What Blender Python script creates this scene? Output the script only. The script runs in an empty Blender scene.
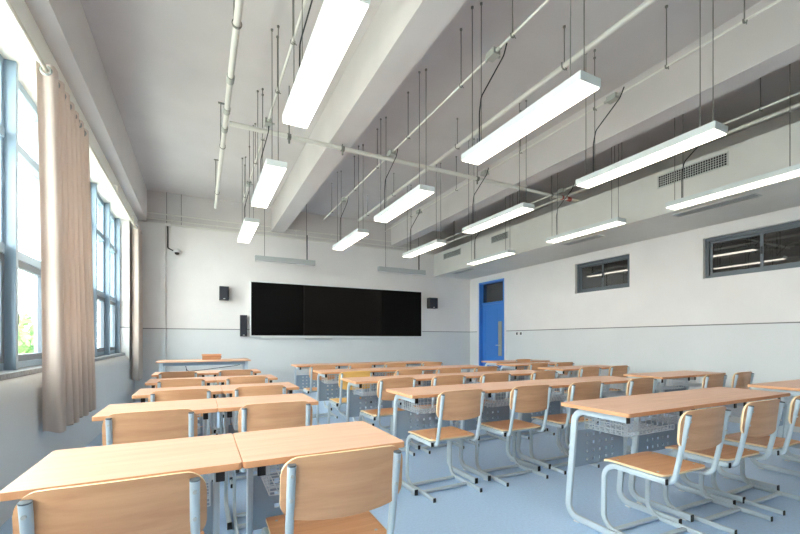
import bpy, bmesh, math, random
from mathutils import Vector, Matrix
random.seed(7)
sc = bpy.context.scene
COL = sc.collection
PI = math.pi

# ------------------------------------------------------------ materials
def lin(c):
    return tuple(((v/255)/12.92 if v/255 <= 0.04045 else ((v/255+0.055)/1.055)**2.4) for v in c) + (1.0,)

def mat(name, rgb, rough=0.5, metal=0.0, spec=0.5, bump=0.0, bscale=60, var=0.0, vscale=4.0):
    m = bpy.data.materials.new(name); m.use_nodes = True
    nt = m.node_tree; b = nt.nodes['Principled BSDF']
    b.inputs['Base Color'].default_value = lin(rgb)
    b.inputs['Roughness'].default_value = rough
    b.inputs['Metallic'].default_value = metal
    b.inputs['Specular IOR Level'].default_value = spec
    tc = nt.nodes.new('ShaderNodeTexCoord')
    if var > 0:
        n = nt.nodes.new('ShaderNodeTexNoise'); n.inputs['Scale'].default_value = vscale
        n.inputs['Detail'].default_value = 5
        nt.links.new(tc.outputs['Object'], n.inputs['Vector'])
        r = nt.nodes.new('ShaderNodeValToRGB')
        r.color_ramp.elements[0].position = .3; r.color_ramp.elements[1].position = .7
        r.color_ramp.elements[0].color = lin(tuple(max(0, v*(1-var)) for v in rgb))
        r.color_ramp.elements[1].color = lin(tuple(min(255, v*(1+var)) for v in rgb))
        nt.links.new(n.outputs['Fac'], r.inputs['Fac'])
        nt.links.new(r.outputs['Color'], b.inputs['Base Color'])
    if bump > 0:
        n2 = nt.nodes.new('ShaderNodeTexNoise'); n2.inputs['Scale'].default_value = bscale
        nt.links.new(tc.outputs['Object'], n2.inputs['Vector'])
        bp = nt.nodes.new('ShaderNodeBump'); bp.inputs['Strength'].default_value = bump
        bp.inputs['Distance'].default_value = .01
        nt.links.new(n2.outputs['Fac'], bp.inputs['Height'])
        nt.links.new(bp.outputs['Normal'], b.inputs['Normal'])
    return m

def wood(name, light, dark, rough=.42, sc_=(1.6, 28, 28), mix=.5):
    m = bpy.data.materials.new(name); m.use_nodes = True
    nt = m.node_tree; b = nt.nodes['Principled BSDF']
    b.inputs['Roughness'].default_value = rough
    tc = nt.nodes.new('ShaderNodeTexCoord')
    oi = nt.nodes.new('ShaderNodeObjectInfo')
    mp = nt.nodes.new('ShaderNodeMapping'); mp.inputs['Scale'].default_value = sc_
    add = nt.nodes.new('ShaderNodeVectorMath'); add.operation = 'MULTIPLY_ADD'
    comb = nt.nodes.new('ShaderNodeCombineXYZ')
    for k in range(3): nt.links.new(oi.outputs['Random'], comb.inputs[k])
    nt.links.new(tc.outputs['Object'], mp.inputs['Vector'])
    nt.links.new(comb.outputs[0], add.inputs[0]); add.inputs[1].default_value = (37, 53, 91)
    nt.links.new(mp.outputs[0], add.inputs[2])
    n = nt.nodes.new('ShaderNodeTexNoise'); n.inputs['Scale'].default_value = 1.0
    n.inputs['Detail'].default_value = 7; n.inputs['Roughness'].default_value = .62
    n.inputs['Distortion'].default_value = .4
    nt.links.new(add.outputs[0], n.inputs['Vector'])
    r = nt.nodes.new('ShaderNodeValToRGB')
    r.color_ramp.elements[0].position = .32; r.color_ramp.elements[1].position = .66
    r.color_ramp.elements[0].color = lin(dark); r.color_ramp.elements[1].color = lin(light)
    nt.links.new(n.outputs['Fac'], r.inputs['Fac'])
    nt.links.new(r.outputs['Color'], b.inputs['Base Color'])
    return m

def emis(name, rgb, s):
    m = bpy.data.materials.new(name); m.use_nodes = True
    nt = m.node_tree; nt.nodes.clear()
    o = nt.nodes.new('ShaderNodeOutputMaterial'); e = nt.nodes.new('ShaderNodeEmission')
    e.inputs[0].default_value = lin(rgb); e.inputs[1].default_value = s
    nt.links.new(e.outputs[0], o.inputs[0]); return m

def glass(name, tint=(240, 246, 246), gl=.08, rough=.02):
    m = bpy.data.materials.new(name); m.use_nodes = True
    nt = m.node_tree; nt.nodes.clear()
    o = nt.nodes.new('ShaderNodeOutputMaterial'); mx = nt.nodes.new('ShaderNodeMixShader')
    t = nt.nodes.new('ShaderNodeBsdfTransparent'); t.inputs[0].default_value = lin(tint)
    g = nt.nodes.new('ShaderNodeBsdfGlossy'); g.inputs['Roughness'].default_value = rough
    lw = nt.nodes.new('ShaderNodeLayerWeight'); lw.inputs[0].default_value = .5
    pw = nt.nodes.new('ShaderNodeMath'); pw.operation = 'POWER'; pw.inputs[1].default_value = 5
    nt.links.new(lw.outputs['Facing'], pw.inputs[0]); fr = pw
    ad = nt.nodes.new('ShaderNodeMath'); ad.operation = 'ADD'; ad.inputs[1].default_value = gl; ad.use_clamp = True
    nt.links.new(fr.outputs[0], ad.inputs[0]); nt.links.new(ad.outputs[0], mx.inputs[0])
    nt.links.new(t.outputs[0], mx.inputs[1]); nt.links.new(g.outputs[0], mx.inputs[2])
    nt.links.new(mx.outputs[0], o.inputs[0]); return m

def cloth(name, rgb):
    m = mat(name, rgb, rough=.9, spec=.1, bump=.15, bscale=300)
    nt = m.node_tree; b = nt.nodes['Principled BSDF']
    o = nt.nodes['Material Output']
    tr = nt.nodes.new('ShaderNodeBsdfTranslucent'); tr.inputs[0].default_value = lin(rgb)
    mx = nt.nodes.new('ShaderNodeMixShader'); mx.inputs[0].default_value = .35
    nt.links.new(b.outputs[0], mx.inputs[1]); nt.links.new(tr.outputs[0], mx.inputs[2])
    nt.links.new(mx.outputs[0], o.inputs['Surface']); return m

M = dict(
    wall=mat('white wall paint', (225, 221, 218), .7, bump=.03, bscale=90, var=.012, vscale=2),
    dado=mat('pale blue grey dado paint', (212, 213, 212), .42, bump=.03, bscale=90, var=.01, vscale=2),
    grey=mat('grey ceiling paint', (204, 199, 197), .75, bump=.05, bscale=40, var=.02, vscale=1.5),
    bulk=mat('bulkhead paint', (214, 212, 205), .7, var=.01),
    cream=mat('cream reveal paint', (240, 238, 230), .6),
    floor=mat('blue vinyl floor', (176, 203, 233), .32, spec=.45, bump=.02, bscale=60, var=.03, vscale=60),
    line=mat('dado line grey', (120, 120, 118), .5),
    winframe=mat('blue grey window metal', (146, 168, 186), .38, spec=.5),
    winsash=mat('dark sash metal', (86, 97, 108), .4),
    sill=mat('grey sill stone', (150, 154, 158), .35, var=.12, vscale=40),
    iwin=mat('dark grey window frame', (88, 96, 102), .4),
    curtain=cloth('pinkish linen', (216, 203, 194)),
    ring=mat('grommet metal', (205, 208, 205), .25, metal=.6),
    rail=mat('cream rail metal', (214, 208, 194), .4, metal=.2),
    steel=mat('pale blue grey tube paint', (188, 200, 208), .28, spec=.6),
    panel=mat('grey blue sheet metal', (146, 162, 177), .42),
    wire=mat('silver wire', (205, 212, 218), .3, metal=.5),
    black=mat('black plastic', (18, 20, 24), .45),
    bolt=mat('bolt steel', (190, 190, 188), .35, metal=.4),
    lamp=mat('lamp housing white', (206, 212, 211), .45),
    diff=emis('lamp diffuser glow', (255, 246, 230), 4.0),
    rod=mat('hanger rod galvanised', (128, 128, 120), .5, metal=.3),
    conduit=mat('grey painted conduit', (216, 214, 206), .5),
    box=mat('conduit box', (170, 172, 165), .5),
    red=mat('red coupling', (168, 72, 62), .5),
    board=mat('black glass board', (5, 5, 6), .3, spec=.12),
    screen=mat('dark brown glass screen', (13, 10, 8), .3, spec=.15),
    bezel=mat('silver white board frame', (225, 226, 224), .4),
    speaker=mat('navy grey speaker grille', (34, 36, 46), .7, bump=.5, bscale=900),
    speaker_b=mat('speaker side', (52, 50, 48), .5),
    door=mat('blue door paint', (58, 122, 200), .38),
    doorf=mat('blue door frame paint', (64, 128, 206), .38),
    plate=mat('brushed grey strip', (160, 160, 152), .45, metal=.4),
    switch=mat('white switch plastic', (228, 228, 226), .4),
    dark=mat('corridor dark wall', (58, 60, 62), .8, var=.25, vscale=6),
    slat=mat('grille slats', (196, 198, 192), .5),
    vent=mat('vent grey metal', (172, 176, 176), .5),
    ground=mat('outdoor ground', (196, 194, 184), .9, var=.2, vscale=.5),
    bark=mat('tree bark', (95, 80, 62), .9, bump=.4, bscale=20),
    leaf=mat('green leaves', (120, 160, 78), .7, var=.25, vscale=2),
    top=wood('beech laminate', (226, 182, 154), (212, 164, 134)),
    edge=mat('pale beech edge band', (218, 160, 116), .5),
    ply=wood('beech plywood', (222, 170, 128), (205, 150, 110)),
    plyseat=wood('beech plywood seat', (230, 172, 122), (212, 150, 102)),
    plyedge=mat('pale ply edge', (240, 212, 168), .5),
    yellow=wood('yellow plywood', (238, 190, 110), (226, 172, 92)),
    brown=wood('brown box wood', (196, 142, 104), (170, 116, 82)),
    glass=glass('window glass'),
    cglass=glass('corridor glass', (150, 156, 158), .16),
)

# ------------------------------------------------------------ mesh helpers
def new(): return bmesh.new()

def fin(name, bm, m, parent=None, loc=None, smooth=None, bevel=0, mats=None):
    bmesh.ops.recalc_face_normals(bm, faces=bm.faces)
    me = bpy.data.meshes.new(name); bm.to_mesh(me); bm.free()
    for x in (mats or [m]): me.materials.append(x)
    o = bpy.data.objects.new(name, me); COL.objects.link(o)
    if loc is not None: o.location = loc
    if parent is not None: o.parent = parent
    if smooth:
        me.polygons.foreach_set('use_smooth', [True]*len(me.polygons))
        try: me.set_sharp_from_angle(angle=math.radians(smooth))
        except Exception: pass
    if bevel:
        b = o.modifiers.new('bevel', 'BEVEL'); b.width = bevel; b.segments = 2; b.limit_method = 'ANGLE'
    return o

def box(bm, x0, x1, y0, y1, z0, z1, mi=0):
    v = [bm.verts.new((x, y, z)) for z in (z0, z1) for y in (y0, y1) for x in (x0, x1)]
    for q in ((0, 1, 3, 2), (4, 5, 7, 6), (0, 1, 5, 4), (2, 3, 7, 6), (0, 2, 6, 4), (1, 3, 7, 5)):
        f = bm.faces.new([v[i] for i in q]); f.material_index = mi
    return v

def fillet(pts, r, seg=6):
    pts = [Vector(p) for p in pts]; out = [pts[0]]
    for i in range(1, len(pts)-1):
        a, p, b = pts[i-1], pts[i], pts[i+1]
        d1 = (a-p).normalized(); d2 = (b-p).normalized()
        ang = d1.angle(d2)
        if ang > PI-.02: out.append(p); continue
        rr = r[i-1] if isinstance(r, (list, tuple)) else r
        t = min(rr/math.tan(ang/2), (a-p).length*.49, (b-p).length*.49)
        rad = t*math.tan(ang/2)
        c = p+(d1+d2).normalized()*(rad/math.sin(ang/2))
        s = p+d1*t-c; e = p+d2*t-c
        tot = s.angle(e); ax = s.cross(e).normalized()
        for k in range(seg+1):
            out.append(c+Matrix.Rotation(tot*k/seg, 3, ax) @ s)
    out.append(pts[-1]); return out

def sweep(bm, pts, ref, a, b, n=8, mi=0, caps=True, square=False):
    """oval tube: half axis a along ref, b in the other direction"""
    pts = [Vector(p) for p in pts]; ref = Vector(ref); rings = []
    for i, p in enumerate(pts):
        t = (pts[min(i+1, len(pts)-1)]-pts[max(i-1, 0)]).normalized()
        s = (ref-t*ref.dot(t))
        if s.length < 1e-4: s = t.orthogonal()
        s.normalize(); u = t.cross(s)
        ring = []
        for k in range(n):
            an = 2*PI*(k+.5)/n
            ca, sa = math.cos(an), math.sin(an)
            if square:
                q = .62; ca = math.copysign(abs(ca)**q, ca); sa = math.copysign(abs(sa)**q, sa)
            ring.append(bm.verts.new(p+s*a*ca+u*b*sa))
        rings.append(ring)
    for r0, r1 in zip(rings, rings[1:]):
        for k in range(n):
            f = bm.faces.new((r0[k], r0[(k+1) % n], r1[(k+1) % n], r1[k])); f.material_index = mi
    if caps:
        bm.faces.new(rings[0]).material_index = mi; bm.faces.new(rings[-1]).material_index = mi

def tube(bm, p, q, r, n=8, mi=0): 
    d = Vector(q)-Vector(p)
    ref = (1, 0, 0) if abs(d.normalized().x) < .9 else (0, 0, 1)
    sweep(bm, [p, q], ref, r, r, n, mi)

def shell(bm, top, off, mi=0, rim=0):
    """closed thin plate from a grid of points and an offset function"""
    A = [[bm.verts.new(p) for p in row] for row in top]
    B = [[bm.verts.new(Vector(p)+Vector(off)) for p in row] for row in top]
    nr, nc = len(A), len(A[0])
    for i in range(nr-1):
        for j in range(nc-1):
            bm.faces.new((A[i][j], A[i][j+1], A[i+1][j+1], A[i+1][j])).material_index = mi
            bm.faces.new((B[i][j], B[i+1][j], B[i+1][j+1], B[i][j+1])).material_index = mi
    def side(l):
        for (a, b), (a2, b2) in zip(l, l[1:]):
            bm.faces.new((a, a2, b2, b)).material_index = rim
    side([(A[0][j], B[0][j]) for j in range(nc)]); side([(A[-1][j], B[-1][j]) for j in range(nc)])
    side([(A[i][0], B[i][0]) for i in range(nr)]); side([(A[i][-1], B[i][-1]) for i in range(nr)])

def thing(name, label, cat, loc=(0, 0, 0), group=None, rz=0):
    o = bpy.data.objects.new(name, None); COL.objects.link(o)
    o.empty_display_size = .1
    o.location = loc; o.rotation_euler.z = rz
    o['label'] = label; o['category'] = cat
    if group: o['group'] = group
    return o

def tag(o, label, cat, group=None):
    o['label'] = label; o['category'] = cat
    if group: o['group'] = group
    return o

def struct(o, label=None):
    o['kind'] = 'structure'
    if label: o['label'] = label
    return o

def dup(root, loc, rz=0, label=None, group=None):
    r = root.copy(); COL.objects.link(r); r.location = loc; r.rotation_euler.z = rz
    if label: r['label'] = label
    if group: r['group'] = group
    for ch in list(root.children):
        c = ch.copy(); COL.objects.link(c); c.parent = r
        for g in list(ch.children):
            d = g.copy(); COL.objects.link(d); d.parent = c
    return r

# ------------------------------------------------------------ dimensions
YB, XW, XL, YR = 9.0, 6.656, -1.10, -1.5     # front (board) wall, corridor wall, window wall, rear wall
CH = 4.02
DZ = 1.372
XG = -1.33                                    # glass plane of the windows
FINS = [8.335-.866*k for k in range(11)]       # window posts
YE = FINS[-1]
SILL, HEAD = .905, 3.235

def wall_cells(name, axis, t0, t1, us, zs, holes, mats_split=True):
    """slab wall along axis; us / zs = breaks, holes = (u0,u1,z0,z1)"""
    bm = new()
    us = sorted(set(us)); zs = sorted(set(zs+[DZ]))
    for a, b in zip(us, us[1:]):
        for c, d in zip(zs, zs[1:]):
            mu, mz = (a+b)/2, (c+d)/2
            if any(h[0] < mu < h[1] and h[2] < mz < h[3] for h in holes): continue
            mi = 0 if mz > DZ else 1
            if mz > 3.39: mi = 2
            if axis == 'x': box(bm, a, b, t0, t1, c, d, mi)
            else: box(bm, t0, t1, a, b, c, d, mi)
    return struct(fin(name, bm, None, mats=[M['wall'], M['dado'], M['grey']]))

# floor and ceiling
bm = new(); box(bm, XG-.02, XW+.12, YR-.1, YB+.15, -.1, 0); struct(fin('floor', bm, M['floor']))
bm = new(); box(bm, -1.5, XW+.12, YR-.1, YB+.15, CH, CH+.15); struct(fin('ceiling', bm, M['grey']))
# walls
wall_cells('wall_front', 'x', YB, YB+.12, [-1.5, XW+.12], [0, 3.39, CH], [])
wall_cells('wall_rear', 'x', YR-.12, YR, [-1.5, XW+.12], [0, 3.39, CH], [])
D0, D1, DH = 7.60, 8.60, 2.665
W1 = (4.42, 5.546, 2.07, 2.652); W2 = (1.95, 3.288, 2.055, 2.648)
wall_cells('wall_right', 'y', XW, XW+.16, [YR, D0, D1, W1[0], W1[1], W2[0], W2[1], YB],
           [0, DH, W1[2], W1[3], W2[2], W2[3], 3.39, CH], [(D0, D1, 0, DH), W1, W2])
# window wall : apron with rounded top, piers, lintel box
bm = new()
prof = [(XG-.04, 0), (XL, 0), (XL, .74)]
for k in range(1, 9):
    a = k/8*PI/2; prof.append((XL-.075+.075*math.cos(a), .73+.155*math.sin(a)))
prof += [(XG-.04, .885)]
rings = [[bm.verts.new((x, y, z)) for x, z in prof] for y in (YE, FINS[0])]
n = len(prof)
for k in range(n): bm.faces.new((rings[0][k], rings[0][(k+1) % n], rings[1][(k+1) % n], rings[1][k]))
bm.faces.new(rings[0]); bm.faces.new(rings[1])
for f in bm.faces: f.material_index = 0
struct(fin('wall_left', bm, M['dado'], smooth=30))
bm = new()
for z0, z1, mi in ((0, DZ, 1), (DZ, HEAD, 0)):
    box(bm, XG-.04, XL, FINS[0], YB, z0, z1, mi); box(bm, XG-.04, XL, YR, YE, z0, z1, mi)
struct(fin('wall_left_pier', bm, None, mats=[M['wall'], M['dado']]))
bm = new(); box(bm, -1.5, -1.05, YR, YB, HEAD, 3.42); struct(fin('trim_1', bm, M['cream']), 'cream lintel above the windows')
bm = new(); box(bm, -1.5, -.905, YR, YB, 3.42, CH); struct(fin('trim_2', bm, M['grey']), 'grey beam above the windows')
bm = new(); box(bm, 1.38, 1.65, YR, YB, 3.5, CH); struct(fin('trim_3', bm, M['grey']), 'deep grey ceiling beam over the left desks')
bm = new(); box(bm, 4.25, 4.49, YR, YB, 3.5, CH); struct(fin('trim_4', bm, M['grey']), 'deep grey ceiling beam beside the bulkhead')
bm = new(); box(bm, 5.49, XW, YR, YB, 2.815, 3.395); struct(fin('trim_5', bm, M['bulk'], bevel=.004), 'white boxed bulkhead along the corridor wall')
bm = new(); box(bm, XL, -.60, YB-.06, YB, 0, DZ, 1); box(bm, XL, -.60, YB-.06, YB, DZ, 3.39, 0)
struct(fin('trim_6', bm, None, mats=[M['wall'], M['dado']]), 'shallow corner pillar')
# dado lines
def dline(i, x0, x1, y0, y1):
    bm = new(); box(bm, x0, x1, y0, y1, DZ-.010, DZ+.006); struct(fin('trim_%d' % i, bm, M['line']))
dline(7, -.60, XW, YB-.006, YB)
dline(8, XW-.006, XW, YR, D0-.06); dline(9, XW-.006, XW, D1+.06, YB)
dline(10, XL, -.60, YB-.066, YB-.06)
bm = new(); box(bm, XG, XL+.005, FINS[0]-.006, FINS[0], DZ-.010, DZ+.006); struct(fin('trim_11', bm, M['line']))
bm = new(); box(bm, -.905, 5.49, YB-.03, YB, 3.385, 3.41); struct(fin('trim_12', bm, M['conduit']), 'ledge on top of the white wall')
# sill
bm = new(); box(bm, XG-.03, XL-.06, YE, FINS[0], SILL-.02, SILL+.02)
struct(fin('trim_13', bm, M['sill'], bevel=.004), 'grey window sill')

# ------------------------------------------------------------ outer windows
for k in range(10):
    y1, y0 = FINS[k], FINS[k+1]
    wroot = bpy.data.objects.new('window_%d' % (k+1), None); COL.objects.link(wroot)
    wroot.location = (XG, y0, SILL+.02); struct(wroot)
    L = y1-y0; Hh = HEAD-SILL-.02
    bm = new()
    box(bm, -.03, .10, L-.045, L-.001, 0, Hh)                    # deep post
    fin('window_post', bm, M['winframe'], wroot, bevel=.004)
    bm = new()
    box(bm, -.03, .03, 0, L-.045, 0, .05); box(bm, -.03, .03, 0, L-.045, Hh-.07, Hh)
    box(bm, -.03, .03, 0, .04, .05, Hh-.07); box(bm, -.03, .03, L-.085, L-.045, .05, Hh-.07)
    fin('window_frame', bm, M['winframe'], wroot, bevel=.003)
    for zt in (1.82-SILL-.02, 2.67-SILL-.02):
        bm = new(); box(bm, -.03, .05, .04, L-.085, zt-.035, zt+.035)
        fin('transom', bm, M['winframe'], wroot, bevel=.003)
    zs = [.05, 1.82-SILL-.055, 1.82-SILL+.015, 2.67-SILL-.055, 2.67-SILL+.015, Hh-.07]
    for a, b in ((1, 0), (3, 2), (5, 4)):
        bm = new(); box(bm, -.004, .004, .04, L-.085, zs[b], zs[a]); fin('pane', bm, M['glass'], wroot)
    bm = new()                                                    # opening sash low down
    s0, s1, a0, a1 = .045, L-.09, .055, zs[1]-.005
    box(bm, .006, .05, s0, s0+.055, a0, a1); box(bm, .006, .05, s1-.055, s1, a0, a1)
    box(bm, .006, .05, s0+.055, s1-.055, a0, a0+.055); box(bm, .006, .05, s0+.055, s1-.055, a1-.055, a1)
    sash = fin('sash', bm, M['winsash'], wroot, bevel=.003)
    bm = new(); box(bm, .05, .075, s0+.018, s0+.038, .42, .44); box(bm, .065, .078, s0+.018, s0+.038, .34, .44)
    fin('handle', bm, M['black'], sash)

# ------------------------------------------------------------ outdoors
bm = new(); box(bm, -90, -1.6, -40, 120, -6.1, -6.0)
g = fin('ground', bm, M['ground']); struct(g)
def tree(x, y, h, r, label):
    t = thing('tree', label, 'tree', (x, y, -6), 'trees outside the windows')
    bm = new(); sweep(bm, [(0, 0, 0), (.1, .05, h*.4), (0, 0, h*.8)], (1, 0, 0), .16, .16, 10)
    for k in range(7):
        a = k*2.4; sweep(bm, [(0, 0, h*(.4+.05*k)), (r*.7*math.cos(a), r*.7*math.sin(a), h*(.6+.04*k))], (0, 0, 1), .05, .05, 6)
    fin('trunk', bm, M['bark'], t, smooth=40)
    bm = new(); rnd = random.Random(int(x*10))
    for k in range(2600):
        while True:
            v = Vector((rnd.uniform(-1, 1), rnd.uniform(-1, 1), rnd.uniform(-1, 1)))
            if .45 < v.length < 1: break
        p = Vector((v.x*r, v.y*r, h*.68+v.z*h*.36))
        a = Vector((rnd.gauss(0, 1), rnd.gauss(0, 1), rnd.gauss(0, 1))).normalized(); b = a.orthogonal().normalized()
        s = rnd.uniform(.12, .24)
        bm.faces.new([bm.verts.new(p+a*s), bm.verts.new(p+b*s*.5), bm.verts.new(p-a*s), bm.verts.new(p-b*s*.5)])
    fin('foliage', bm, M['leaf'], t)
tree(-6.2, 20.5, 7.9, 1.7, 'green leafy tree seen low through the nearest window')
tree(-10.5, 26, 7.2, 2.2, 'rounder green tree further off outside the windows')

# ------------------------------------------------------------ corridor side windows and door
def inner_window(i, w, label):
    y0, y1, z0, z1 = w
    r = bpy.data.objects.new('window_%d' % i, None); COL.objects.link(r); r.location = (XW+.06, y0, z0); struct(r, label)
    L, H = y1-y0, z1-z0; e = .045
    bm = new(); box(bm, 0, .06, 0, L, 0, e); box(bm, 0, .06, 0, L, H-e, H)
    box(bm, 0, .06, 0, e, e, H-e); box(bm, 0, .06, L-e, L, e, H-e)
    fin('window_frame', bm, M['iwin'], r, bevel=.002)
    for s, (a, b, x) in enumerate(((e, L/2+.02, .005), (L/2-.02, L-e, .032))):
        bm = new(); q = .035
        box(bm, x, x+.022, a, a+q, e, H-e); box(bm, x, x+.022, b-q, b, e, H-e)
        box(bm, x, x+.022, a+q, b-q, e, e+q); box(bm, x, x+.022, a+q, b-q, H-e-q, H-e)
        sh = fin('sliding_sash', bm, M['iwin'], r, bevel=.002)
        bm = new(); box(bm, x+.009, x+.013, a+q, b-q, e+q, H-e-q); fin('pane', bm, M['cglass'], sh)
        if s == 0:
            bm = new(); box(bm, x-.012, x, b-q+.006, b-.008, H/2-.05, H/2+.05); fin('latch', bm, M['black'], sh)
inner_window(11, W1, 'small high corridor window nearer the door')
inner_window(12, W2, 'long high corridor window at the right')
# corridor shell
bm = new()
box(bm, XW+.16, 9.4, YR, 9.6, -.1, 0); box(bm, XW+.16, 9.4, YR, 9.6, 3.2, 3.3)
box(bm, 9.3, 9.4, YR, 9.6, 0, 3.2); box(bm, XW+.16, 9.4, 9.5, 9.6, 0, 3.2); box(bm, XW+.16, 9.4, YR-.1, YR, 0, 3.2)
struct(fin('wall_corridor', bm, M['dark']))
# door
dr = bpy.data.objects.new('door_1', None); COL.objects.link(dr); dr.location = (XW, D0, 0); struct(dr, 'blue classroom door with a dark transom pane')
L = D1-D0
bm = new()
box(bm, -.012, .16, 0, .05, 0, DH); box(bm, -.012, .16, L-.05, L, 0, DH); box(bm, -.012, .16, .05, L-.05, DH-.05, DH)
box(bm, .06, .14, .05, L-.05, 2.075, 2.13)
fin('door_frame', bm, M['doorf'], dr, bevel=.004)
bm = new(); box(bm, .085, .13, .052, L-.052, .008, 2.072)
leaf = fin('door_leaf', bm, M['door'], dr, bevel=.003)
for a, b, c, d in ((.37, L-.14, .15, .9), (.37, L-.14, 1.0, 1.95)):
    bm = new(); box(bm, .078, .085, a, b, c, c+.02); box(bm, .078, .085, a, b, d-.02, d)
    box(bm, .078, .085, a, a+.02, c+.02, d-.02); box(bm, .078, .085, b-.02, b, c+.02, d-.02)
    fin('moulding', bm, M['door'], leaf)
bm = new(); box(bm, .070, .085, .185, .315, .75, 1.62); fin('push_plate', bm, M['plate'], leaf, bevel=.003)
bm = new(); tube(bm, (.075, .25, 1.02), (.03, .25, 1.02), .009); tube(bm, (.03, .25, 1.02), (.03, .36, 1.02), .009)
fin('door_handle', bm, M['bolt'], leaf)
bm = new(); box(bm, .105, .112, .052, L-.052, 2.132, DH-.052); fin('transom_pane', bm, M['cglass'], dr)
bm = new()
for k in range(9): box(bm, .125, .135, .052, L-.052, 2.145+k*.051, 2.145+k*.051+.028)
fin('louvre', bm, M['vent'], dr)
bm = new()
for s in ((-.010, 0, -.065, -.001), (-.010, 0, L+.001, L+.065)): box(bm, s[0], s[1], s[2], s[3], 0, DH+.06)
box(bm, -.010, 0, 0, L, DH+.001, DH+.06)
fin('architrave', bm, M['wall'], dr)
# switches
for k, yy in enumerate((7.16, 7.03)):
    t = thing('light_switch', 'small white switch plate on the dado line, %s the blue door' % ('nearer' if k == 0 else 'farther from'), 'switch', (XW, yy, 1.30), 'light switches beside the door')
    bm = new(); box(bm, -.010, 0, -.043, .043, -.043, .043); fin('plate', bm, M['switch'], t, bevel=.003)
    bm = new(); box(bm, -.016, -.010, -.022, .022, -.03, .03); fin('rocker', bm, M['black'], t)

# ------------------------------------------------------------ grilles
def grille(y0, y1, z0, z1, label):
    t = thing('air_grille', label, 'air grille', (5.49, y0, z0), 'square mesh grilles on the bulkhead face')
    L, H = y1-y0, z1-z0
    bm = new(); e = .018
    for a in ((-e, L+e, -e, 0), (-e, L+e, H, H+e), (-e, 0, 0, H), (L, L+e, 0, H)): box(bm, -.012, 0, *a)
    fin('frame', bm, M['slat'], t, bevel=.002)
    bm = new(); box(bm, -.0015, -.0002, 0, L, 0, H); fin('backing', bm, M['black'], t)
    bm = new(); n = max(6, round(L/.028))
    for k in range(1, n): box(bm, -.008, -.002, k*L/n-.0028, k*L/n+.0028, 0, H)
    for k in range(1, 5): box(bm, -.0075, -.0022, 0, L, k*H/5-.0026, k*H/5+.0026)
    fin('slats', bm, M['slat'], t)
grille(2.464, 3.235, 3.19, 3.33, 'long dark mesh air grille on the bulkhead, nearest of three')
grille(6.17, 6.66, 3.19, 3.31, 'small mesh air grille on the bulkhead, middle of three')
grille(7.80, 8.50, 3.18, 3.30, 'mesh air grille at the far end of the bulkhead')
def svent(y0, y1, label):
    t = thing('ceiling_vent', label, 'air vent', (5.60, y0, 2.815), 'slot vents under the bulkhead')
    L = y1-y0
    bm = new()
    for a in ((0, .012, 0, L), (.168, .18, 0, L), (.012, .168, 0, .012), (.012, .168, L-.012, L)): box(bm, a[0], a[1], a[2], a[3], -.010, 0)
    fin('frame', bm, M['slat'], t)
    bm = new()
    for k in range(4): box(bm, .026+k*.036, .036+k*.036, .012, L-.012, -.008, -.003)
    fin('slats', bm, M['vent'], t)
    bm = new(); box(bm, .012, .168, .012, L-.012, -.002, -.0005); fin('backing', bm, M['iwin'], t)
svent(2.25, 3.15, 'long slot vent under the bulkhead, nearest the camera')
svent(4.25, 4.95, 'slot vent under the bulkhead, above the nearer high window')
svent(7.55, 8.35, 'slot vent under the bulkhead, over the blue door')

# ------------------------------------------------------------ pendant lamps
def lamp_at(x, y, label):
    return dup(lamp0, (x, y, 2.70), 0, label)
lamp0 = thing('pendant_lamp', 'x', 'ceiling lamp', (0, 0, 0), 'slim white pendant lamps in rows')
LL, LW, LH = 1.22, .182, .062
bm = new(); box(bm, -LW/2, LW/2, 0, LL, .006, LH)
fin('housing', bm, M['lamp'], lamp0, bevel=.003)
bm = new(); box(bm, -LW/2+.008, LW/2-.008, .01, LL-.01, 0, .0058)
fin('diffuser', bm, M['diff'], lamp0)
rt = CH-2.70
for yy in (.10, LL-.10):
    for dx in (-.022, .022):
        bm = new(); tube(bm, (dx, yy-1.5*dx, LH), (dx, yy-1.5*dx, rt-.012), .0042, 6)
        tube(bm, (dx, yy-1.5*dx, rt-.014), (dx, yy-1.5*dx, rt), .012, 8); tube(bm, (dx, yy-1.5*dx, LH), (dx, yy-1.5*dx, LH+.02), .008, 6)
        fin('suspension_rod', bm, M['rod'], lamp0)
bm = new()
pts = fillet([(.05, LL-.42, .80), (.05, LL-.38, .72), (0, LL-.16, .50), (.005, LL-.13, .38), (.005, LL-.13, LH)], .08, 5)
sweep(bm, pts, (1, 0, 0), .0055, .0055, 6); fin('power_cable', bm, M['black'], lamp0, smooth=60)
lamps = [(.617, (1.72, 3.70, 5.60)), (2.12, (1.65, 3.60, 5.43)), (3.47, (1.59, 3.54, 5.44)), (4.98, (1.59, 3.41, 5.50))]
rn = ['row nearest the windows', 'second row from the windows', 'third row from the windows', 'row beside the bulkhead']
dn = ['nearest the camera', 'middle one', 'farthest from the camera']
first = True
for (x, ys), r_ in zip(lamps, rn):
    for y, d_ in zip(ys, dn):
        lab = 'slim white lit pendant lamp in the %s, %s' % (r_, d_)
        if first: lamp0.location = (x, y, 2.70); lamp0['label'] = lab; first = False
        else: lamp_at(x, y, lab)
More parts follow.
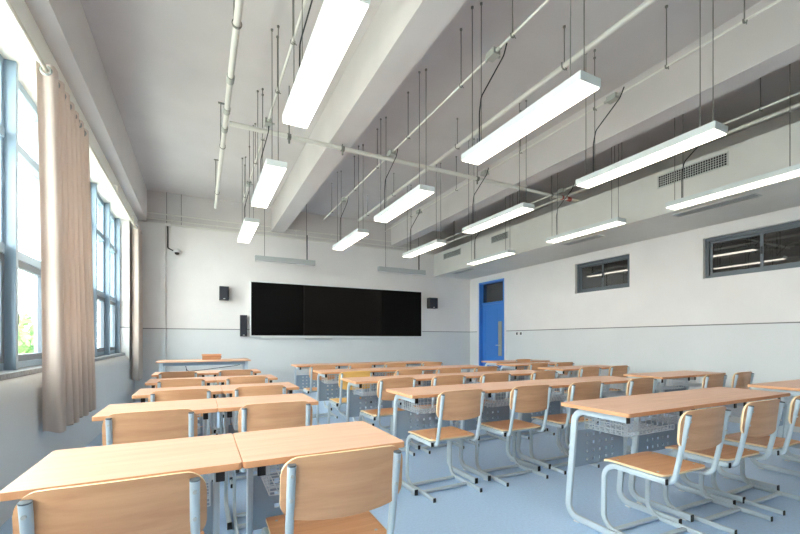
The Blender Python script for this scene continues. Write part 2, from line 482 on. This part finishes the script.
# board lamps
def board_lamp(x0, x1, label):
    t = thing('board_lamp', label, 'lamp', (x0, 8.37, 2.72), 'grey bar lamps above the black board')
    L = x1-x0
    bm = new(); box(bm, 0, L, -.04, .04, 0, .105); fin('housing', bm, M['vent'], t, bevel=.006)
    bm = new(); box(bm, .02, L-.02, -.02, .038, -.004, 0); fin('diffuser', bm, M['switch'], t)
    for k, xx in enumerate((.18, L-.18)):
        bm = new(); tube(bm, (xx, 0, .105), (xx, 0, CH-2.72), .006, 6); tube(bm, (xx, 0, CH-2.72-.012), (xx, 0, CH-2.72), .015, 8); fin('suspension_rod', bm, M['rod'], t)
    bm = new(); tube(bm, (L-.17, -.012, .105), (L-.17, -.012, .62), .011, 6); fin('power_cable', bm, M['black'], t)
board_lamp(.975, 2.176, 'grey unlit bar lamp hanging above the left end of the black board')
board_lamp(3.63, 4.86, 'grey unlit bar lamp hanging above the right end of the black board')

# ------------------------------------------------------------ conduits and pipes
def conduit(x, z, r, y0, y1, label, boxes=(), rods=(), name='ceiling_conduit', cat='conduit', m='conduit'):
    t = thing(name, label, cat, (x, y0, z), 'conduits under the ceiling')
    bm = new(); tube(bm, (0, 0, 0), (0, y1-y0, 0), r, 10); fin('pipe', bm, M[m], t, smooth=40)
    for b in boxes:
        bm = new(); box(bm, -.035, .035, b-y0-.05, b-y0+.05, -.03, .025)
        tube(bm, (.035, b-y0, -.005), (.07, b-y0, -.005), .012, 8); tube(bm, (0, b-y0-.09, 0), (0, b-y0+.09, 0), r+.006, 8)
        fin('junction_box', bm, M['box'], t, bevel=.003)
    for rd in rods:
        bm = new(); tube(bm, (0, rd-y0, r*.5), (0, rd-y0, CH-z), .005, 6)
        tube(bm, (0, rd-y0, CH-z-.012), (0, rd-y0, CH-z), .013, 8)
        sweep(bm, fillet([(-r-.006, rd-y0, r), (-r-.006, rd-y0, -r-.006), (r+.006, rd-y0, -r-.006), (r+.006, rd-y0, r)], r, 3), (0, 1, 0), .008, .003, 6)
        tube(bm, (-.01, rd-y0-.02, -r-.004), (.03, rd-y0, -r-.004), .004, 5)
        fin('hanger_rod', bm, M['rod'], t)
conduit(.655, 3.50, .011, YR, 7.3, 'thin pale conduit above the lamp row nearest the windows', [b for b in (2.55, 4.5, 6.4)], (0.9, 2.3, 3.2, 3.9, 4.9, 5.6, 6.3, 7.0))
conduit(2.155, 3.50, .011, YR, 7.6, 'thin pale conduit above the second lamp row', (2.6, 4.55, 6.4), (1.2, 2.37, 3.05, 4.1, 5.0, 5.9, 7.1))
conduit(3.585, 3.50, .009, YR, 7.9, 'thin pale conduit above the third lamp row', (2.55, 4.5, 6.4), (1.5, 2.05, 2.75, 3.8, 5.2, 6.7))
conduit(5.10, 3.50, .011, YR, 8.3, 'thin pale conduit above the lamp row beside the bulkhead', (2.6, 4.5, 6.4), (1.0, 2.0, 3.6, 5.6, 7.5))
conduit(2.98, 3.655, .026, YR, 7.9, 'thicker grey pipe running between the second and third lamp rows', (), (1.1, 2.6, 4.3, 6.2, 7.4), 'ceiling_pipe', 'pipe')
conduit(5.40, 3.52, .020, YR, 8.7, 'grey pipe running just above the bulkhead edge', (), (1.6, 3.7, 5.8, 7.9), 'ceiling_pipe', 'pipe')
# fire pipe
t = thing('ceiling_pipe', 'grey pipe running along the ceiling at the left, ending near the front wall', 'pipe', (.245, YR, 3.50), 'fire pipes')
bm = new(); tube(bm, (0, 0, 0), (0, 7.8-YR, 0), .026, 12); fin('pipe', bm, M['conduit'], t, smooth=40)
for yy in (2.5, 3.9, 4.45, 4.85):
    bm = new(); tube(bm, (0, yy-YR-.045, 0), (0, yy-YR+.045, 0), .034, 12); fin('coupling', bm, M['box'], t, smooth=40)
for yy in (.9, 3.2, 5.3, 7.0):
    bm = new(); tube(bm, (-.02, yy-YR, 0), (-.02, yy-YR, CH-3.5), .006, 6)
    sweep(bm, [(.034*math.cos(a), yy-YR, .034*math.sin(a)) for a in [k*PI/8 for k in range(17)]], (0, 1, 0), .012, .003, 6)
    box(bm, -.05, .05, yy-YR-.015, yy-YR+.015, CH-3.5-.008, CH-3.5)
    fin('pipe_hanger', bm, M['rod'], t)
t = thing('cross_pipe', 'long grey fire pipe crossing the room under the ceiling beams', 'pipe', (.28, 4.60, 3.445), 'fire pipes')
bm = new(); tube(bm, (0, 0, 0), (5.42, 0, 0), .026, 12); fin('pipe', bm, M['conduit'], t, smooth=40)
bm = new(); tube(bm, (5.05, 0, 0), (5.13, 0, 0), .036, 12); tube(bm, (4.93, 0, 0), (4.96, 0, 0), .034, 12); fin('red_coupling', bm, M['red'], t, smooth=40)['label'] = 'dull red coupling'
bm = new(); tube(bm, (5.34, 0, 0), (5.44, 0, 0), .034, 12); fin('end_cap', bm, M['box'], t, smooth=40)
for xx in (.62, 1.25, 3.25, 4.7):
    bm = new(); top = (3.5 if 1.1 < xx+.28 < 1.7 else CH)-3.445
    tube(bm, (xx, 0, .02), (xx, 0, top), .006, 6)
    tube(bm, (xx, 0, -.075), (xx, 0, -.02), .012, 8)
    tube(bm, (xx-.02, 0, 0), (xx+.02, 0, 0), .033, 12); fin('pipe_hanger', bm, M['rod'], t)
for z, lab in ((3.585, 'upper of two thin pipes along the front wall above the white paint'), (3.475, 'lower of two thin pipes along the front wall above the white paint')):
    t = thing('wall_pipe', lab, 'pipe', (-.90, YB-.035, z), 'thin pipes along the front wall')
    bm = new(); tube(bm, (0, 0, 0), (6.35, 0, 0), .012, 8); fin('pipe', bm, M['conduit'], t, smooth=40)
    for k in range(8):
        bm = new(); box(bm, .4+k*.8, .43+k*.8, -.016, .035, -.016, .016)
        fin('clip', bm, M['conduit'], t)
for k, (xx, lab) in enumerate(((-.58, 'thin rod down the grey band at the front left corner'), (-.33, 'thin rod down the grey band, right of the corner one'))):
    bm = new(); tube(bm, (xx, YB-.02, 3.41), (xx, YB-.02, CH), .006, 6); tag(fin('wall_rod', bm, M['rod']), lab, 'rod', 'thin wall rods')

# ------------------------------------------------------------ front wall equipment
bx0, bx1, bz0, bz1 = .962, 5.07, 1.245, 2.375
t = thing('wall_board', 'wide black three panel smart board on the front wall', 'board', (bx0, YB, bz0))
W, H = bx1-bx0, bz1-bz0; e = .022
bm = new()
for a in ((-e, W+e, -e, 0), (-e, W+e, H, H+e), (-e, 0, 0, H), (W, W+e, 0, H)): box(bm, a[0], a[1], -.095, -.0, a[2], a[3])
fin('frame', bm, M['bezel'], t, bevel=.004)
x1, x2 = 2.07-bx0, 3.96-bx0
bm = new(); box(bm, 0, x1-.002, -.085, 0, 0, H); fin('side_panel', bm, M['board'], t, bevel=.003)
bm = new(); box(bm, x1+.002, x2-.002, -.080, 0, 0, H); fin('screen', bm, M['screen'], t, bevel=.003)
bm = new(); box(bm, x2+.002, W, -.085, 0, 0, H); fin('side_panel', bm, M['board'], t, bevel=.003)
bm = new(); box(bm, .2, W-.2, -.06, 0, -.055, -.022); fin('lower_rail', bm, M['bezel'], t, bevel=.004)
bm = new(); box(bm, 1.15, 1.75, -.12, -.001, -.075, -.057); fin('pen_tray', bm, M['vent'], t, bevel=.004)

def speaker(x0, x1, z0, z1, d, label):
    t = thing('wall_speaker', label, 'speaker', (x0, YB, z0), 'dark speakers around the board')
    W, H = x1-x0, z1-z0
    bm = new(); box(bm, 0, W, -d, -.02, 0, H); fin('cabinet', bm, M['speaker_b'], t, bevel=.006)
    bm = new(); box(bm, .008, W-.008, -d-.012, -d, .008, H-.008); fin('grille', bm, M['speaker'], t, bevel=.003)
    bm = new(); box(bm, W/2-.03, W/2+.03, -.02, 0, H/2-.05, H/2+.05); fin('bracket', bm, M['black'], t)
    bm = new(); box(bm, W/2-.018, W/2+.018, -d-.016, -d-.012, .022, .034); fin('badge', bm, M['switch'], t)
speaker(.35, .53, 1.96, 2.24, .16, 'small dark box speaker on the wall left of the board')
speaker(.745, .885, 1.225, 1.67, .10, 'tall slim dark column speaker beside the lower left corner of the board')
speaker(5.27, 5.52, 1.965, 2.24, .16, 'small dark box speaker on the wall right of the board')
# security camera
t = thing('security_camera', 'white dome security camera on a black arm at the front left corner', 'camera', (-.56, YB, 3.36))
bm = new(); box(bm, -.05, .05, -.06, 0, 0, .05); fin('mount', bm, M['switch'], t, bevel=.004)
bm = new(); sweep(bm, fillet([(0, -.03, 0), (0, -.03, -.42), (.09, -.05, -.47)], .03, 4), (0, 1, 0), .012, .012, 8); fin('arm', bm, M['black'], t, smooth=50)
bm = new()
bmesh.ops.create_uvsphere(bm, u_segments=20, v_segments=12, radius=.062)
for v in bm.verts: v.co += Vector((.16, -.07, -.49)); v.co.z = max(v.co.z, -.505)
fin('dome', bm, M['switch'], t, smooth=40)
bm = new(); bmesh.ops.create_uvsphere(bm, u_segments=16, v_segments=10, radius=.042)
for v in bm.verts: v.co += Vector((.16, -.075, -.512))
fin('lens', bm, M['black'], t, smooth=60)

# ------------------------------------------------------------ curtains
rl = thing('curtain_rail', 'long cream round curtain rail under the lintel above the windows', 'curtain rail', (-1.01, YR+.1, 3.13))
bm = new(); tube(bm, (0, 0, 0), (0, 8.95-YR-.1, 0), .014, 10); fin('pole', bm, M['rail'], rl, smooth=40)
for yy in (.6, 2.4, 6.6, 8.1):
    bm = new(); y = yy-YR-.1
    tube(bm, (0, y, .010), (0, y, HEAD-3.13+.02), .006, 6); tube(bm, (0, y, HEAD-3.13+.02), (-.041, y, HEAD-3.13+.02), .006, 6)
    tube(bm, (0, y-.015, 0), (0, y+.015, 0), .019, 10); fin('bracket', bm, M['rail'], rl)
def curtain(y0, L, nf, label, loc_top, bot, spread, flap):
    t = thing('curtain', label, 'curtain', (-1.01, y0, 0), 'linen curtains')
    N = nf*14; rows = []
    NZ = 26
    for i in range(NZ+1):
        s = i/NZ; z = loc_top+(bot-loc_top)*s; row = []
        for j in range(N+1):
            q = j/N; ph = q*nf*2*PI
            amp = .045*(1+.25*s)*(1+.12*math.sin(5*q+1))
            x = -amp*math.cos(ph)+.006*math.sin(3.1*s+ph*.37)*s
            y = q*(L+spread*s)*(.55 if q*nf < .5 else 1)+.020*math.sin(2*ph)*(1-.3*s)+.10*s*flap+.012*math.sin(7*q+4*s)
            row.append((x, y, z+(.012*math.sin(ph*1.5+1) if i == NZ else 0)))
        rows.append(row)
    bm = new(); shell(bm, rows, (.002, .001, 0)); fin('fabric', bm, M['curtain'], t, smooth=70)
    for k in range(nf*2):
        q = (k+.5)/(2*nf)
        yy = q*L*(.55 if q*nf < .5 else 1)
        bm = new()
        pts = [(.030*math.cos(a), yy, loc_top-.045+.030*math.sin(a)) for a in [u*PI/8 for u in range(17)]]
        sweep(bm, pts, (0, 1, 0), .006, .009, 6); fin('grommet', bm, M['ring'], t, smooth=60)
curtain(3.76, 1.13, 7, 'pinkish beige linen curtain gathered between the two nearest windows in view', 3.172, .44, .13, 1.9)
curtain(8.32, .55, 4, 'narrow pinkish beige linen curtain gathered in the far corner by the front wall', 3.172, .44, .06, .6)

# ------------------------------------------------------------ desks
def rounded(w, d, r, n=5):
    pts = []
    for cx, cy, a0 in ((w/2-r, d-r, 0), (-w/2+r, d-r, 90), (-w/2+r, r, 180), (w/2-r, r, 270)):
        for k in range(n+1):
            a = math.radians(a0+90*k/n); pts.append((cx+r*math.cos(a), cy+r*math.sin(a)))
    return pts
DD = .46
def make_desk(w):
    t = thing('student_desk', 'x', 'desk', (0, 0, 0), 'student desks')
    bm = new(); p = rounded(w-.002, DD, .012)
    lo = [bm.verts.new((x, y, .727)) for x, y in p]; hi = [bm.verts.new((x, y, .750)) for x, y in p]
    bm.faces.new(lo); bm.faces.new(hi)
    for k in range(len(p)):
        f = bm.faces.new((lo[k], lo[(k+1) % len(p)], hi[(k+1) % len(p)], hi[k])); f.material_index = 1
    fin('tabletop', bm, None, t, mats=[M['top'], M['edge']], bevel=.002)
    lx = w/2-.065
    for s in (-1, 1):
        bm = new()
        pts = fillet([(s*lx, .05, .704), (s*lx, .395, .704), (s*lx, .455, .026), (s*lx, .055, .026)], [.075, .075], 7)
        sweep(bm, pts, (1, 0, 0), .013, .0215, 10, square=True)
        leg = fin('leg', bm, M['steel'], t, smooth=45)
        for y_, z_ in ((.05, .704), (.055, .026)):
            bm = new(); box(bm, s*lx-.014, s*lx+.014, y_-.008, y_, z_-.0215, z_+.0215)
            fin('end_cap', bm, M['black'], leg, bevel=.003)
        for y_ in (.385, .10):
            bm = new(); box(bm, s*lx-.011, s*lx+.011, y_-.018, y_+.018, 0, .006)
            fin('foot_pad', bm, M['switch'], leg)
    bm = new(); tube(bm, (-lx, .37, .690), (lx, .37, .690), .012)
    fin('crossbar', bm, M['steel'], t, smooth=45)
    # perforated sheet
    x0, x1, z0, z1 = -lx+.013, lx-.013, .335, .567
    hw = .010
    xs = [x0]+sorted(v for k in range(5) for v in ((k-2)*.062-hw-.0, (k-2)*.062+hw))+[x1]
    zs = [z0]+sorted(v for k in range(4) for v in (z0+.035+k*.054-hw, z0+.035+k*.054+hw))+[z1]
    bm = new(); V = {}
    def gv(i, j, y):
        if (i, j, y) not in V: V[(i, j, y)] = bm.verts.new((xs[i], y, zs[j]))
        return V[(i, j, y)]
    ya, yb = .412, .416
    solid = lambda i, j: 0 <= i < len(xs)-1 and 0 <= j < len(zs)-1 and not (i % 2 == 1 and j % 2 == 1)
    for i in range(len(xs)-1):
        for j in range(len(zs)-1):
            if not solid(i, j): continue
            for y in (ya, yb): bm.faces.new((gv(i, j, y), gv(i+1, j, y), gv(i+1, j+1, y), gv(i, j+1, y)))
            for di, dj, e0, e1 in ((-1, 0, (i, j), (i, j+1)), (1, 0, (i+1, j), (i+1, j+1)), (0, -1, (i, j), (i+1, j)), (0, 1, (i, j+1), (i+1, j+1))):
                if not solid(i+di, j+dj):
                    bm.faces.new((gv(*e0, ya), gv(*e1, ya), gv(*e1, yb), gv(*e0, yb)))
    fin('front_panel', bm, M['panel'], t)
    # wire basket
    bm = new(); bx, by0, by1, bz0_, bz1_ = lx-.03, .07, .35, .60, .715
    def wire(p, q, r=.0021): tube(bm, p, q, r, 4)
    n = round(2*bx/.034)
    for k in range(n+1):
        x = -bx+2*bx*k/n
        wire((x, by0, bz0_), (x, by1, bz0_)); wire((x, by1, bz0_), (x, by1, bz1_))
        wire((x, by0, bz0_), (x, by0, bz0_+.03))
    for k in range(9):
        y = by0+(by1-by0)*k/8; wire((-bx, y, bz0_), (bx, y, bz0_))
        for s in (-1, 1): wire((s*bx, y, bz0_), (s*bx, y, bz1_))
    for z in (bz0_+.03, bz0_+.06, bz1_-.012):
        wire((-bx, by1, z), (bx, by1, z), .0026)
        for s in (-1, 1): wire((s*bx, by0, z), (s*bx, by1, z))
    wire((-bx, by0, bz0_+.03), (bx, by0, bz0_+.03), .003)
    fin('wire_basket', bm, M['wire'], t)
    return t
protos = {}
ordn = ['first', 'second', 'third', 'fourth']
def desk_row(x0, w, n, y, block, row):
    for k in range(n):
        lab = 'beech-topped desk, %s from the windows, %s row of the %s block' % (ordn[k], row, block)
        loc = (x0+w*(k+.5), y, 0)
        if w not in protos:
            protos[w] = make_desk(w); o = protos[w]; o.location = loc; o['label'] = lab
        else: o = dup(protos[w], loc, 0, lab)
        o['group'] = 'student desks in the %s block' % block
rown = ['nearest', 'second', 'third', 'fourth', 'farthest']
for k, (x0, y) in enumerate(((-.475, 1.40), (-.505, 2.57), (-.44, 3.43), (-.46, 4.37), (-.50, 5.36))): desk_row(x0, .60, 2, y, 'window side', rown[k])
for k, (x0, w, n, y) in enumerate(((2.07, .64, 3, 1.38), (1.36, .677, 4, 2.53), (1.33, .655, 4, 3.60), (1.34, .64, 4, 4.83), (1.34, .63, 4, 6.25))):
    desk_row(x0, w, n, y, 'middle', rown[k])
for k, (x0, w, n, y) in enumerate(((4.42, .64, 2, 1.37), (4.45, .64, 2, 2.58), (4.42, .66, 2, 3.88), (4.48, .66, 2, 4.87), (4.80, .66, 2, 5.68))):
    desk_row(x0, w, n, y, 'corridor side', rown[k])

# ------------------------------------------------------------ chairs
def make_chair():
    t = thing('classroom_chair', 'x', 'chair', (0, 0, 0), 'classroom chairs')
    # seat : rounded plywood sheet, front edge curls down
    bm = new(); rows = []; W2_, y0, y1, R = .200, .045, .425, .035
    ts = [0, .012, .03, .055, .1, .2, .35, .5, .65, .75, .82, .88, .93, .965, .985, 1]
    for s in ts:
        y = y0+(y1-y0)*s; d = min(y-y0, y1-y)
        w = W2_-(0 if d >= R else R-math.sqrt(max(0, R*R-(R-d)**2)))
        row = []
        for j in range(13):
            u = -1+2*j/12
            z = .431-.006*math.cos(u*PI/2)*math.sin(min(1, s*1.3)*PI) - (max(0, s-.78)/.22)**2*.016
            row.append((u*w, y, z))
        rows.append(row)
    shell(bm, rows, (0, 0, -.012), 0, 1)
    seat = fin('seat', bm, None, t, mats=[M['plyseat'], M['plyedge']], smooth=40)
    for x in (-.165, .165):
        for y in (.10, .34):
            bm = new(); tube(bm, (x, y, .4295), (x, y, .4325), .006, 8); fin('rivet', bm, M['bolt'], seat)
    # back : curved sheet
    bm = new(); rows = []; R = .058; hw = .208
    for s in [-1, -.985, -.95, -.90, -.84, -.78, -.6, -.4, -.2, 0, .2, .4, .6, .78, .84, .90, .95, .985, 1]:
        x = s*hw; d = hw-abs(x)
        zc = .690; hh = .096
        cut = 0 if d >= R else R-math.sqrt(max(0, R*R-(R-d)**2))
        top = zc+hh-cut*1.0+.006*(1-s*s); bot = zc-hh+cut*.8-.020*(1-s*s)
        row = []
        for j in range(7):
            q = j/6; z = bot+(top-bot)*q
            y = -.030-.028*(1-s*s)-(z-.6)*.10
            row.append((x, y, z))
        rows.append(row)
    shell(bm, rows, (0, .011, 0), 0, 1)
    fin('backrest', bm, None, t, mats=[M['ply'], M['plyedge']], smooth=40)
    for s in (-1, 1):
        bm = new()
        pts = fillet([(s*.208, .030, .402), (s*.208, .395, .402), (s*.208, .402, .016), (s*.208, 0, .016)], [.085, .085], 7)
        sweep(bm, pts, (1, 0, 0), .0105, .0155, 10, square=True)
        fr = fin('side_frame', bm, M['steel'], t, smooth=45)
        for y_, z_ in ((.030, .402), (0, .0160)):
            bm = new(); box(bm, s*.208-.0110, s*.208+.0110, y_-.006, y_, z_-.0157, z_+.0157)
            fin('end_cap', bm, M['black'], fr, bevel=.003)
        bm = new()
        pts = fillet([(s*.177, .20, .392), (s*.177, .012, .392), (s*.178, -.012, .50), (s*.178, -.064, .766)], [.05, .2], 6)
        sweep(bm, pts, (1, 0, 0), .0135, .0135, 10)
        po = fin('back_post', bm, M['steel'], t, smooth=50)
        bm = new(); tube(bm, (s*.178, -.0639, .765), (s*.178, -.0644, .769), .0138, 10); fin('post_cap', bm, M['iwin'], po)
        for z in (.735, .655):
            y = -.012-.052*(z-.5)/.266
            bm = new(); tube(bm, (s*.178, y-.018, z), (s*.178, y-.010, z), .0055, 8)
            fin('bolt', bm, M['bolt'], po)
    for y in (.34, .17):
        bm = new(); sweep(bm, [(-.20, y, .0155), (.20, y, .0155)], (0, 1, 0), .016, .011, 8, square=True)
        fin('floor_bar', bm, M['steel'], t, smooth=45)
    for y in (.11, .33):
        bm = new(); sweep(bm, [(-.20, y, .402), (.20, y, .402)], (0, 1, 0), .012, .010, 8)
        fin('cross_rail', bm, M['steel'], t, smooth=45)
    return t
ch0 = make_chair(); used = [False]
def chair(x, y, rz, label, block):
    loc = (x, y, 0); g = 'classroom chairs in the %s block' % block
    if not used[0]:
        ch0.location = loc; ch0.rotation_euler.z = rz; ch0['label'] = label; ch0['group'] = g; used[0] = True; return ch0
    return dup(ch0, loc, rz, label, g)
rows_ = {
 'window side': [(1.30, [-.19, .43]), (2.44, [-.22, .40]), (3.36, [-.12, .43]), (4.26, [-.15, .42]), (5.26, [-.22, .39])],
 'middle': [(1.22, [2.40, 3.03, 3.63]), (2.425, [1.69, 2.365, 3.00, 3.77]), (3.48, [1.69, 2.28, 2.89, 3.61]), (4.41, [1.62, 2.32, 2.91, 3.51]), (5.66, [1.59, 2.16, 2.74, 3.40])],
 'corridor side': [None, (2.36, [4.91, 5.50]), (3.71, [4.69, 5.29]), (4.66, [4.74, 5.30]), (5.76, [5.46])],
}
for block, rr in rows_.items():
    for k, e_ in enumerate(rr):
        if not e_: continue
        y, xs_ = e_
        for j, x in enumerate(xs_):
            yel = (block == 'middle' and k == 3 and j == 0)
            lab = 'plywood tube-frame chair, %s from the windows, %s row of the %s block' % (ordn[j], rown[k], block)
            if yel: lab = 'chair with yellower plywood, left end of the fourth row of the middle block'
            if len(xs_) == 1: lab = 'plywood tube-frame chair standing alone in the farthest row of the corridor side block'
            o = chair(x, y, random.uniform(-.03, .03), lab, block)
            if yel:
                for c in o.children:
                    if c.name.startswith(('seat', 'backrest')):
                        c.data = c.data.copy(); c.data.materials[0] = M['yellow']

# ------------------------------------------------------------ teacher's desk and box
t = thing('teacher_desk', 'long beech topped teacher desk with blue grey legs before the board', 'desk', (.085, 7.55, 0))
bm = new(); box(bm, -.725, .725, 0, .62, .775, .80); fin('tabletop', bm, M['top'], t, bevel=.003)
for x in (-.66, .66):
    bm = new(); box(bm, x-.025, x+.025, .08, .13, .03, .775); box(bm, x-.025, x+.025, .49, .54, .03, .775); box(bm, x-.025, x+.025, .04, .58, 0, .03)
    fin('leg', bm, M['steel'], t, bevel=.003)
bm = new(); box(bm, -.635, .635, .085, .11, .715, .774); box(bm, -.635, .635, .51, .535, .715, .774); fin('apron', bm, M['panel'], t, bevel=.003)
bm = new(); sweep(bm, fillet([(-.3, .09, .713), (-.28, .09, .62), (-.02, .09, .64), (.5, .09, .70), (.55, .09, .713)], .05, 4), (0, 1, 0), .005, .005, 6); tube(bm, (-.29, .09, .66), (-.29, .09, .05), .006, 6)
fin('cable', bm, M['black'], t)
t = thing('wooden_box', 'small brown wooden box lying on the teacher desk', 'box', (.185, 7.84, .80))
bm = new(); box(bm, -.15, .15, 0, .16, 0, .075); fin('body', bm, M['brown'], t, bevel=.006)
bm = new(); box(bm, -.16, .16, -.008, .168, .076, .098); fin('lid', bm, M['ply'], t, bevel=.005)
bm = new(); box(bm, .151, .16, .05, .11, .03, .06); fin('handle', bm, M['black'], t)

# ------------------------------------------------------------ light
w = bpy.data.worlds.new('World'); sc.world = w; w.use_nodes = True
nt = w.node_tree; bg = nt.nodes['Background']
bg.inputs[0].default_value = (1.0, .985, .965, 1); bg.inputs[1].default_value = 9.8

# ------------------------------------------------------------ camera
cam = bpy.data.cameras.new('camera'); co = bpy.data.objects.new('camera', cam); COL.objects.link(co)
co.location = (0, 0, 1.15); co.rotation_euler = (PI/2, 0, -math.atan(.5))
cam.lens = 18; cam.sensor_width = 36; cam.shift_y = 73/800; cam.clip_start = .05; cam.clip_end = 400
sc.camera = co
vs = sc.view_settings
vs.view_transform = 'Standard'; vs.look = 'None'; vs.gamma = 1; vs.exposure = 0.9; vs.use_curve_mapping = False
sc.cycles.use_denoising = True
sc.cycles.max_bounces = 10; sc.cycles.diffuse_bounces = 6; sc.cycles.transparent_max_bounces = 16
sc.cycles.sample_clamp_indirect = 8
